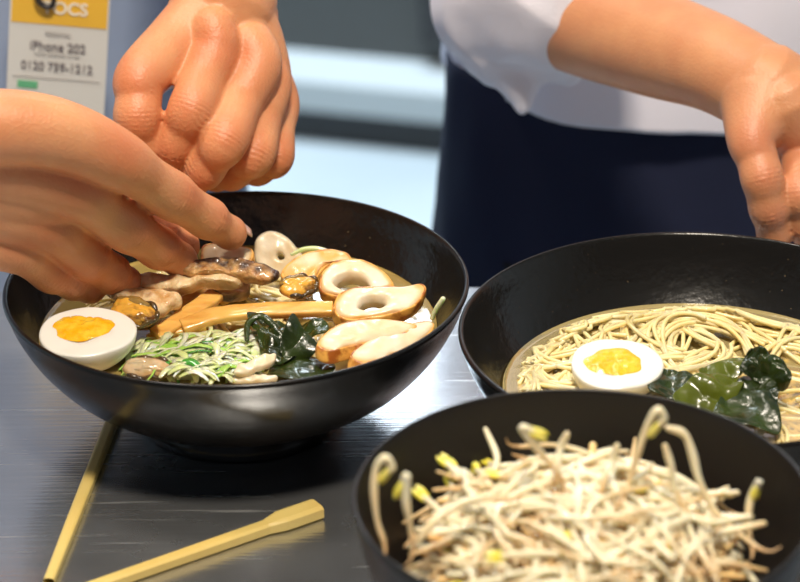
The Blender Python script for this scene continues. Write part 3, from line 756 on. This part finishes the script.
# ------------------------------------------------------------------ chopsticks
def chopstick(p0, p1, lb, w0, w1, head=0, L_=.205):
    A, B = V(p0), V(p1); d = (B-A).normalized(); B = A+d*L_; root = None
    S = d.cross(V((0, 0, 1))).normalized(); U = V((0, 0, 1)); vs = []
    st = []
    if head: st = [(0, w0*1.0, .0062), (.018, w0, .0062), (.026, w0*.62, .0052), (.06, w0*.60, .005), (.14, w0*.52, .0046), (L_-.004, w1, .003), (L_, w1*.8, .0026)]
    else: st = [(0, w0, .0045), (.06, w0, .0045), (.10, w0*.95, .0044), (.150, w0*.8, .004), (L_-.003, w1, .003), (L_, w1*.8, .0026)]
    for s, w_, h in st:
        for a, b in ((-.5, .15), (-.32, 0), (.32, 0), (.5, .15), (.5, .85), (.30, 1), (-.30, 1), (-.5, .85)):
            vs.append(A+d*s+S*a*w_+U*(b*h+.0002))
    n = len(st); fs = [(i*8+k, i*8+(k+1) % 8, (i+1)*8+(k+1) % 8, (i+1)*8+k) for i in range(n-1) for k in range(8)]
    fs += [tuple(range(8)), tuple((n-1)*8+k for k in range(8))]
    mb = MB(); mb.add(vs, fs); o = obj('chopstick', mb, M['chop'], smooth=False); bevel(o, .0003, 2)
    return tag(o, lb, 'chopstick')
chopstick(at(117, 415, 0), at(50, 585, 0), 'bamboo chopstick reaching from under the left bowl to the bottom edge', .0056, .003, L_=.100)
chopstick(at(318, 515, 0), at(108, 588, 0), 'bamboo chopstick with a wide square end on the steel table', .0105, .003, head=1)

# ------------------------------------------------------------------ people
def flesh(name, chains, voxel, smooth=4, mt=None, creases=(), knuckles=(), disp=None):
    """one continuous surface grown from tapering chains of (point, radius)"""
    mb = MB()
    for ch in chains:
        pts = [tuple(p)+(r,) for p, r in ch]
        stube(mb, pts, 8, 44)
    o = obj(name, mb, mt)
    r = o.modifiers.new('r', 'REMESH'); r.mode = 'VOXEL'; r.voxel_size = voxel; r.use_smooth_shade = True
    s = o.modifiers.new('s', 'SMOOTH'); s.factor = .5; s.iterations = smooth
    bake(o)
    me = o.data; n = len(me.vertices); co = np.empty(n*3); me.vertices.foreach_get('co', co); co = co.reshape(-1, 3)
    no = np.empty(n*3); me.vertices.foreach_get('normal', no); no = no.reshape(-1, 3)
    pig = np.zeros(n)
    for c, r_ in knuckles:
        d = np.linalg.norm(co-np.array(c), axis=1); pig = np.maximum(pig, np.exp(-(d/r_)**2)*.45)
    for c, ax, rr, dorsal in creases:
        d = co-np.array(c); s_ = d@np.array(ax); dist = np.linalg.norm(d, axis=1); dn = no@np.array(dorsal)
        wgt = np.exp(-(s_/.0042)**2)*(dist < rr*1.9)*np.clip(dn*1.5, 0, 1)
        lat = d-np.outer(s_, ax)
        wig = s_+.0006*np.sin(np.linalg.norm(lat, axis=1)*700)
        co += no*(wgt*(-.00028*(1+np.cos(2*PI*wig/.0021)))+wgt*.0004)[:, None]
    if disp is not None: co = disp(co, no)
    me.vertices.foreach_set('co', co.reshape(-1))
    a = me.attributes.new('pigment', 'FLOAT', 'POINT'); a.data.foreach_set('value', pig)
    if not me.materials: me.materials.append(mt)
    me.polygons.foreach_set('use_smooth', [True]*len(me.polygons)); me.update()
    return o
def join(name, objs):                    # several surfaces of one body into one mesh
    mb = MB(); mats = objs[0].data.materials[0]
    for o in objs:
        me = o.data; pig = [0.0]*len(me.vertices)
        if 'pigment' in me.attributes: me.attributes['pigment'].data.foreach_get('value', pig)
        mb.add([tuple(v.co) for v in me.vertices], [tuple(p.vertices) for p in me.polygons], 0, pig)
        bpy.data.objects.remove(o)
    return obj(name, mb, mats)
def finger(pts, toward):
    """joints [(P, r)...]; crease data at the middle joints"""
    cz = []; kn = []
    for i in (1, 2):
        if i < len(pts)-1:
            ax = (pts[i+1][0]-pts[i-1][0]).normalized(); dr = (V(toward)-ax*V(toward).dot(ax)).normalized()
            cz.append((tuple(pts[i][0]), tuple(ax), pts[i][1], tuple(dr))); kn.append((tuple(pts[i][0]+dr*pts[i][1]), pts[i][1]*1.0))
    kn.append((tuple(pts[-1][0]), pts[-1][1]*1.2))
    return cz, kn
def hand(defs, arm, extra, toward, name, mt, voxel=.0010, smooth=5):
    chains = [arm]+extra; cz = []; kn = []
    for base, f in defs:
        pts = [(atY(*p[:3]), p[3]) for p in f]
        b = [(atY(*p[:3]), p[3]) for p in base]
        # flesh of the phalanges narrows between the joints
        full = b[:]
        for i, (p, r) in enumerate(pts):
            full.append((p, r))
            if i < len(pts)-1: full.append(((p+pts[i+1][0])/2, min(r, pts[i+1][1])*.97))
        chains.append(full)
        c, k = finger(pts, toward); cz += c; kn += k; kn.append((tuple(pts[0][0]+V(toward)*pts[0][1]), pts[0][1]*1.1))
    return flesh(name, chains, voxel, smooth, mt, cz, kn)
TOW = (CAM-V((-.1, 1.0, .1))).normalized()

# ---- person at left: left hand coming down from above
dY = -.03
def q(px, py, Y, r): return (px, py, Y+dY, r)
wr = atY(224, 4, 1.13+dY); elL = V((-.085, 1.30, .30)); shL = V((-.13, 1.37, .47))
armL = [(shL, .045), (elL, .040), ((elL*.5+wr*.5), .037), ((elL*.15+wr*.85), .0265), (wr, .0255)]
defsA = [
 ([q(200, 12, 1.125, .016), q(208, 30, 1.112, .0135)], [q(214, 50, 1.100, .0128), q(191, 110, 1.070, .0112), q(172, 146, 1.070, .0098), q(160, 170, 1.078, .0082)]),
 ([q(222, 10, 1.125, .017), q(238, 34, 1.118, .0145)], [q(254, 66, 1.108, .0130), q(224, 141, 1.065, .0114), q(204, 170, 1.068, .0098), q(190, 184, 1.075, .0084)]),
 ([q(238, 12, 1.13, .017), q(256, 44, 1.125, .0140)], [q(268, 84, 1.118, .0116), q(254, 154, 1.078, .0104), q(232, 172, 1.085, .0092), q(216, 176, 1.095, .0080)]),
 ([q(246, 18, 1.135, .016), q(258, 56, 1.132, .0120)], [q(279, 100, 1.130, .0100), q(276, 158, 1.098, .0088), q(258, 170, 1.105, .0080), q(242, 172, 1.115, .0070)]),
 ([q(204, 14, 1.12, .016), q(176, 44, 1.105, .0150)], [q(141, 78, 1.080, .0126), q(137, 118, 1.068, .0112), q(144, 150, 1.070, .0094), q(150, 168, 1.075, .0080)])]
extraA = [[(atY(213, 30, 1.073), .0112), (atY(215, 48, 1.0685), .0116), (atY(205, 78, 1.060), .0108)], [(atY(250, 46, 1.079), .0125), (atY(256, 66, 1.0725), .0125), (atY(244, 95, 1.060), .0108)], [(atY(262, 66, 1.088), .0110), (atY(269, 86, 1.0835), .0112), (atY(263, 112, 1.070), .0098)], [(atY(215, 30, 1.12+dY), .018), (atY(240, 60, 1.125+dY), .016)], [(atY(190, 40, 1.115+dY), .015), (atY(172, 66, 1.10+dY), .011)]]
handA = hand(defsA, armL, extraA, TOW, 'arm_a', M['skin'], smooth=9)
# ---- right hand reaching over the bowl from the left
wrB = atY(-110, 185, .93); elR = V((-.43, 1.10, .22)); shR = V((-.44, 1.37, .47))
armR = [(shR, .045), (elR, .042), (elR*.5+wrB*.5, .038), (elR*.15+wrB*.85, .0275), (wrB, .0245)]
defsB = [
 ([(-60, 128, .935, .017), (20, 128, .945, .0160), (70, 138, .952, .0150)], [(118, 160, .962, .0132), (172, 196, .985, .0112), (208, 219, 1.0, .0098), (230, 233, 1.01, .0082)]),
 ([(-70, 165, 0.945, .017), (10, 168, 0.953, .0160)], [(76, 190, 0.963, .0135), (128, 228, 0.980, .0115), (160, 249, 0.993, .0100), (180, 260, 1.001, .0084)]),
 ([(-75, 200, 0.953, .016), (0, 208, 0.958, .0150)], [(50, 226, 0.966, .0125), (88, 258, 0.980, .0108), (112, 275, 0.988, .0096), (126, 284, 0.993, .0082)]),
 ([(-75, 225, 0.954, .016), (-15, 238, 0.959, .0135)], [(20, 250, 0.964, .0112), (52, 273, 0.976, .0096), (74, 283, 0.982, .0084), (90, 288, 0.986, .0074)]),
 ([(-60, 150, .95, .017), (30, 170, .975, .0150)], [(80, 196, .99, .0125), (130, 220, 1.0, .0110), (160, 236, 1.01, .0100), (182, 246, 1.018, .0086)])]
extraB = [[(atY(-60, 170, 0.953), .022), (atY(30, 190, 0.963), .018), (atY(70, 200, 0.973), .013)], [(atY(-60, 215, 0.962), .016), (atY(0, 226, 0.968), .013)]]
handB = hand(defsB, armR, extraB, (TOW+V((0, 0, .6))).normalized(), 'arm_b', M['skin'])
def person_core(cx, cy, name, mt, wd=.15):
    ch = [[(V((cx, cy, -.05)), .10), (V((cx, cy, .10)), .095), (V((cx, cy+.02, .30)), .10), (V((cx, cy+.03, .44)), .09), (V((cx, cy+.02, .50)), .055), (V((cx, cy, .56)), .05), (V((cx, cy-.015, .62)), .065), (V((cx, cy-.01, .70)), .082), (V((cx, cy, .76)), .07)]]
    for s in (-1, 1):
        ch.append([(V((cx+s*.05, cy, -.05)), .08), (V((cx+s*.05, cy+.01, .2)), .085), (V((cx+s*.07, cy+.02, .38)), .08), (V((cx+s*wd, cy+.02, .46)), .05)])
        ch.append([(V((cx+s*.078, cy, .66)), .012), (V((cx+s*.082, cy+.005, .69)), .014)])        # ear
    ch.append([(V((cx, cy-.085, .685)), .008), (V((cx, cy-.103, .655)), .013)])                    # nose
    ch.append([(V((cx, cy-.04, .60)), .034), (V((cx, cy-.055, .585)), .024)])                      # chin
    return flesh(name, ch, .006, 3, mt)
def hair(cx, cy, root):
    mb = MB(); vs = []; ns = 40
    for i in range(14):
        th = PI*.62*i/13
        for k in range(ns):
            a = 2*PI*k/ns; cut = 1 if math.sin(a) > -.3 else .62
            t2 = th*cut; d = V((math.sin(t2)*math.cos(a), math.sin(t2)*math.sin(a), math.cos(t2)))
            s = 1+.04*n3(d, 6)
            vs.append(V((cx, cy, .705))+V((d.x*.092, d.y*.105, d.z*.135))*s)
    mb.add(vs, [(i*ns+k, i*ns+(k+1) % ns, (i+1)*ns+(k+1) % ns, (i+1)*ns+k) for i in range(13) for k in range(ns)])
    o = part('hair', mb, M['hair'], root); s = o.modifiers.new('s', 'SOLIDIFY'); s.thickness = .012
def cloth(name, rings, root, mt, fold=.006, fs=14, seed=0, seg=96, thick=.002, cut=None):
    """garment lofted through rings (centre, rx, ry, axis angle) with soft folds"""
    R = cr_curve([tuple(c)+(rx, ry) for c, rx, ry in rings], 8); mb = MB(); vs = []; n = len(R)
    P = [V(r[:3]) for r in R]
    for i in range(n):
        T = (P[min(i+1, n-1)]-P[max(i-1, 0)]).normalized(); X = V((1, 0, 0)); 
        if abs(T.x) > .8: X = V((0, 0, 1))
        X = (X-T*X.dot(T)).normalized(); Y = T.cross(X)
        for k in range(seg):
            a = 2*PI*k/seg; d = X*math.cos(a)*R[i][3]+Y*math.sin(a)*R[i][4]
            p = P[i]+d
            f = fold*(n3((p.x*fs, p.y*fs, p.z*fs*.35), 1, seed)+.5*n3((p.x*fs*2.5, p.y*fs*2.5, p.z*fs), 1, seed+1))
            vs.append(p+d.normalized()*f)
    mb.add(vs, [(i*seg+k, i*seg+(k+1) % seg, (i+1)*seg+(k+1) % seg, (i+1)*seg+k) for i in range(n-1) for k in range(seg)])
    o = part(name, mb, mt, root); s = o.modifiers.new('s', 'SOLIDIFY'); s.thickness = thick; s.offset = 0
    return o
def legs(cx, cy, root, mt):
    for s in (-1, 1):
        cloth('trouser_leg', [((cx+s*.085, cy, -.08), .095, .095), ((cx+s*.088, cy, -.35), .078, .080), ((cx+s*.09, cy, -.60), .062, .065), ((cx+s*.09, cy+.01, -.84), .058, .062)], root, mt, seed=s)
        mb = MB(); stube(mb, [(cx+s*.09, cy+.05, floor_z+.040, .036), (cx+s*.09, cy-.02, floor_z+.042, .040), (cx+s*.095, cy-.11, floor_z+.036, .036), (cx+s*.097, cy-.16, floor_z+.030, .026)], 6, 16, flat=.9)
        part('shoe', mb, M['shoe'], root)

# ---- left person
c1 = V((-.275, 1.385, 0))
root1 = thing('person', 'person in a blue-grey shirt with both hands over the left bowl', 'person', (c1.x, c1.y, floor_z))
core = person_core(c1.x, c1.y, 'core1', M['skin'], .14)
body = join('body', [handA, handB, core]); body.parent = root1; body.location = -V(root1.location)
mb = MB()
cloth('shirt', [((c1.x, c1.y, -.16), .185, .118), ((c1.x, c1.y, -.02), .180, .118), ((c1.x, c1.y, .14), .178, .120), ((c1.x, c1.y+.01, .32), .185, .125), ((c1.x, c1.y+.02, .45), .165, .110), ((c1.x, c1.y+.02, .52), .07, .068)], root1, M['shirt1'], .008, 16, 3)
for sgn, sh, el in ((1, shL, elL), (-1, shR, elR)):
    e2 = el*.85+sh*.15
    cloth('sleeve', [(sh+V((-sgn*.02, 0, .03)), .062, .062), (sh, .064, .064), (sh*.5+e2*.5, .060, .060), (e2, .058, .058)], root1, M['shirt1'], .006, 20, 5)
legs(c1.x, c1.y, root1, M['navy']); hair(c1.x, c1.y, root1)
# nail on the reaching index finger
def nail(P, d, n_, r, root):
    d = V(d).normalized(); n_ = (V(n_)-d*V(n_).dot(d)).normalized(); s = d.cross(n_); mb = MB(); vs = []
    for i in range(9):
        u = i/8
        for k in range(9):
            a = (k/8-.5)*1.7; wdt = (1-(2*u-1)**6*.25)
            vs.append(V(P)+d*((u-.5)*r*1.7)+s*math.sin(a)*r*.98*wdt+n_*(math.cos(a)*r*1.02-.10*r-.0005*(u*u)))
    mb.add(vs, [(i*9+k, i*9+k+1, (i+1)*9+k+1, (i+1)*9+k) for i in range(8) for k in range(8)])
    o = subpart('fingernail', mb, M['nail'], root); s_ = o.modifiers.new('s', 'SOLIDIFY'); s_.thickness = .0006; return o
p2, p3 = atY(208, 219, 1.0), atY(230, 233, 1.01)
nail(p3+(p3-p2).normalized()*.002, p3-p2, V((.15, -.1, 1)), .0082, body)

# ---- badge clipped to the left person's shirt
BP = atY(57, 66, 1.235)
badge = thing('name_badge', 'white and yellow name card in a clear holder hanging on the blue shirt', 'badge', BP)
badge.rotation_euler = (-.12, .10, 0)
def panel(name, x0, x1, z0, z1, y, mt, par, th=.0006):
    mb = MB(); box(mb, (x0, y, z0), (x1, y+th, z1)); return subpart(name, mb, mt, par, False)
HW = .0268
crd = panel('card', -HW, HW, -.040, .046, 0, M['card'], badge, .0012)
panel('yellow_band', -HW+.001, HW-.001, .0226, .0445, -.0004, M['card_yellow'], badge)
def text(s, x, z, size, mt, y=-.0008, bold=0):
    cu = bpy.data.curves.new('t', 'FONT'); cu.body = s; cu.size = size; cu.align_x = 'CENTER'; cu.extrude = .0001; cu.offset = bold
    o = bpy.data.objects.new('lettering', cu); C.objects.link(o)
    dg = bpy.context.evaluated_depsgraph_get(); dg.update(); me = bpy.data.meshes.new_from_object(o.evaluated_get(dg))
    bpy.data.objects.remove(o); me.materials.clear(); me.materials.append(mt)
    o = bpy.data.objects.new('lettering', me); C.objects.link(o); o.parent = badge
    o.location = (x, y, z); o.rotation_euler = (PI/2, 0, 0); return o
text('TOCS', .003, .029, .0095, M['ink_white'], -.0010, .0002)
text('PERSONAL', .0, .0165, .0030, M['ink_soft'])
text('iPhone 202', 0, .0085, .0067, M['ink'], bold=.00012)
text('mobile telephone number', 0, .0055, .0024, M['ink_soft'])
text('0120 759-1212', 0, -.0026, .0064, M['ink'], bold=.00012)
panel('rule_line', -HW+.003, HW-.003, -.0075, -.0072, -.0004, M['ink_soft'], badge)
panel('green_mark', -.021, -.010, -.0135, -.0095, -.0004, M['ink_green'], badge)
panel('rule_line', -HW+.003, HW-.003, -.0250, -.0247, -.0004, M['ink_green'], badge)
mb = MB(); stube(mb, [(-.012, -.003, .060, .0015), (-.0125, -.004, .044, .0016), (-.011, -.004, .036, .0017), (-.006, -.004, .033, .0016), (-.003, -.004, .036, .0014), (-.0035, -.003, .050, .0013)], 6, 10)
subpart('clip', mb, M['plastic_black'], badge)

# ---- right person
c2 = V((.215, 1.400, 0))
root2 = thing('person', 'person in a white shirt and dark apron reaching toward the right bowl', 'person', (c2.x, c2.y, floor_z))
wr2 = atY(768, 92, 1.10); el2 = atY(500, -15, 1.27); sh2 = V((.06, 1.38, .46))
arm2 = [(sh2, .046), (el2+V((0, 0, .01)), .032), (atY(560, 8, 1.225), .031), (atY(650, 42, 1.17), .0275), (atY(715, 64, 1.13), .0240), (wr2, .0225)]
defs2 = [
 ([(760, 108, 1.09, .020)], [(752, 140, 1.072, .0125), (762, 178, 1.060, .0105), (769, 210, 1.058, .0098), (774, 236, 1.060, .0085)]),
 ([(785, 105, 1.09, .020)], [(803, 148, 1.085, .0125), (800, 195, 1.062, .0105), (806, 225, 1.062, .0095), (812, 245, 1.065, .0082)]),
 ([(795, 105, 1.10, .018)], [(836, 150, 1.10, .0125), (842, 200, 1.075, .0105), (840, 232, 1.072, .0095), (838, 250, 1.078, .0082)]),
 ([(800, 105, 1.11, .018)], [(858, 146, 1.12, .0115), (872, 192, 1.10, .0100), (868, 220, 1.095, .0088), (862, 236, 1.10, .0078)]),
 ([(805, 102, 1.12, .016)], [(875, 138, 1.14, .0100), (895, 175, 1.125, .0088), (892, 200, 1.12, .0078), (886, 214, 1.12, .0070)])]
ex2 = [[(wr2, .024), (atY(800, 125, 1.10), .022), (atY(835, 130, 1.11), .018)]]
hand2 = hand(defs2, arm2, ex2, TOW, 'arm_c', M['skin_b'], .0011)
armo = [(V((.37, 1.40, .46)), .046), (V((.44, 1.38, .22)), .04), (V((.45, 1.36, .10)), .034), (V((.44, 1.30, .0)), .025)]
core = person_core(c2.x, c2.y, 'core2', M['skin_b'], .15)
farm = flesh('arm_d', [armo]+[[(V((.44, 1.30, .0)), .025), (V((.44-.012*k+.02, 1.27, -.06)), .012), (V((.44-.016*k+.026, 1.25, -.12)), .0085)] for k in range(4)]+[[(V((.43, 1.29, 0)), .018), (V((.40, 1.26, -.04)), .011), (V((.395, 1.24, -.075)), .009)]], .003, 2, M['skin_b'])
body2 = join('body', [hand2, farm, core]); body2.parent = root2; body2.location = -V(root2.location)
cloth('shirt', [((c2.x, c2.y, .024), .186, .128), ((c2.x, c2.y, .05), .184, .127), ((c2.x, c2.y, .14), .178, .122), ((c2.x, c2.y+.01, .32), .185, .125), ((c2.x, c2.y+.02, .45), .165, .110), ((c2.x, c2.y+.02, .52), .07, .068)], root2, M['shirt2'], .010, 14, 8)
cloth('apron', [((c2.x, c2.y, -.62), .200, .122), ((c2.x, c2.y, -.30), .198, .120), ((c2.x, c2.y, -.05), .192, .118), ((c2.x, c2.y, .035), .186, .116)], root2, M['navy'], .010, 14, 12)
legs(c2.x, c2.y, root2, M['black_cloth']); hair(c2.x, c2.y, root2)
# rolled sleeve: a loose bag of cloth round the elbow with a hanging corner
def folds(co, no):
    out = co.copy()
    for i in range(len(co)):
        p = co[i]; f = .0060*n3((p[0]*14+p[2]*6, p[1]*9, p[2]*14-p[0]*8), 1, 4)-.0055*abs(n3((p[0]*.6+p[2]*.9, p[1]*.3, p[2]*.5-p[0]*.7), 26, 6))
        out[i] = p+no[i]*f
    return out
slv = flesh('sleeve', [[(sh2, .062), (V((el2.x, el2.y+.01, el2.z+.13)), .056), (atY(506, -50, 1.262), .047), (atY(512, 4, 1.25), .0415), (atY(516, 36, 1.24), .031), (atY(519, 72, 1.23), .017), (atY(521, 108, 1.22), .005)],
                       [(atY(500, -8, 1.255), .043), (atY(535, -14, 1.235), .044), (atY(566, -10, 1.222), .0420)],
                       [(atY(508, 34, 1.245), .030), (atY(541, 48, 1.236), .0245), (atY(568, 74, 1.235), .009)]], .0025, 3, M['shirt2'], disp=folds)
slv.parent = root2; slv.location = -V(root2.location)
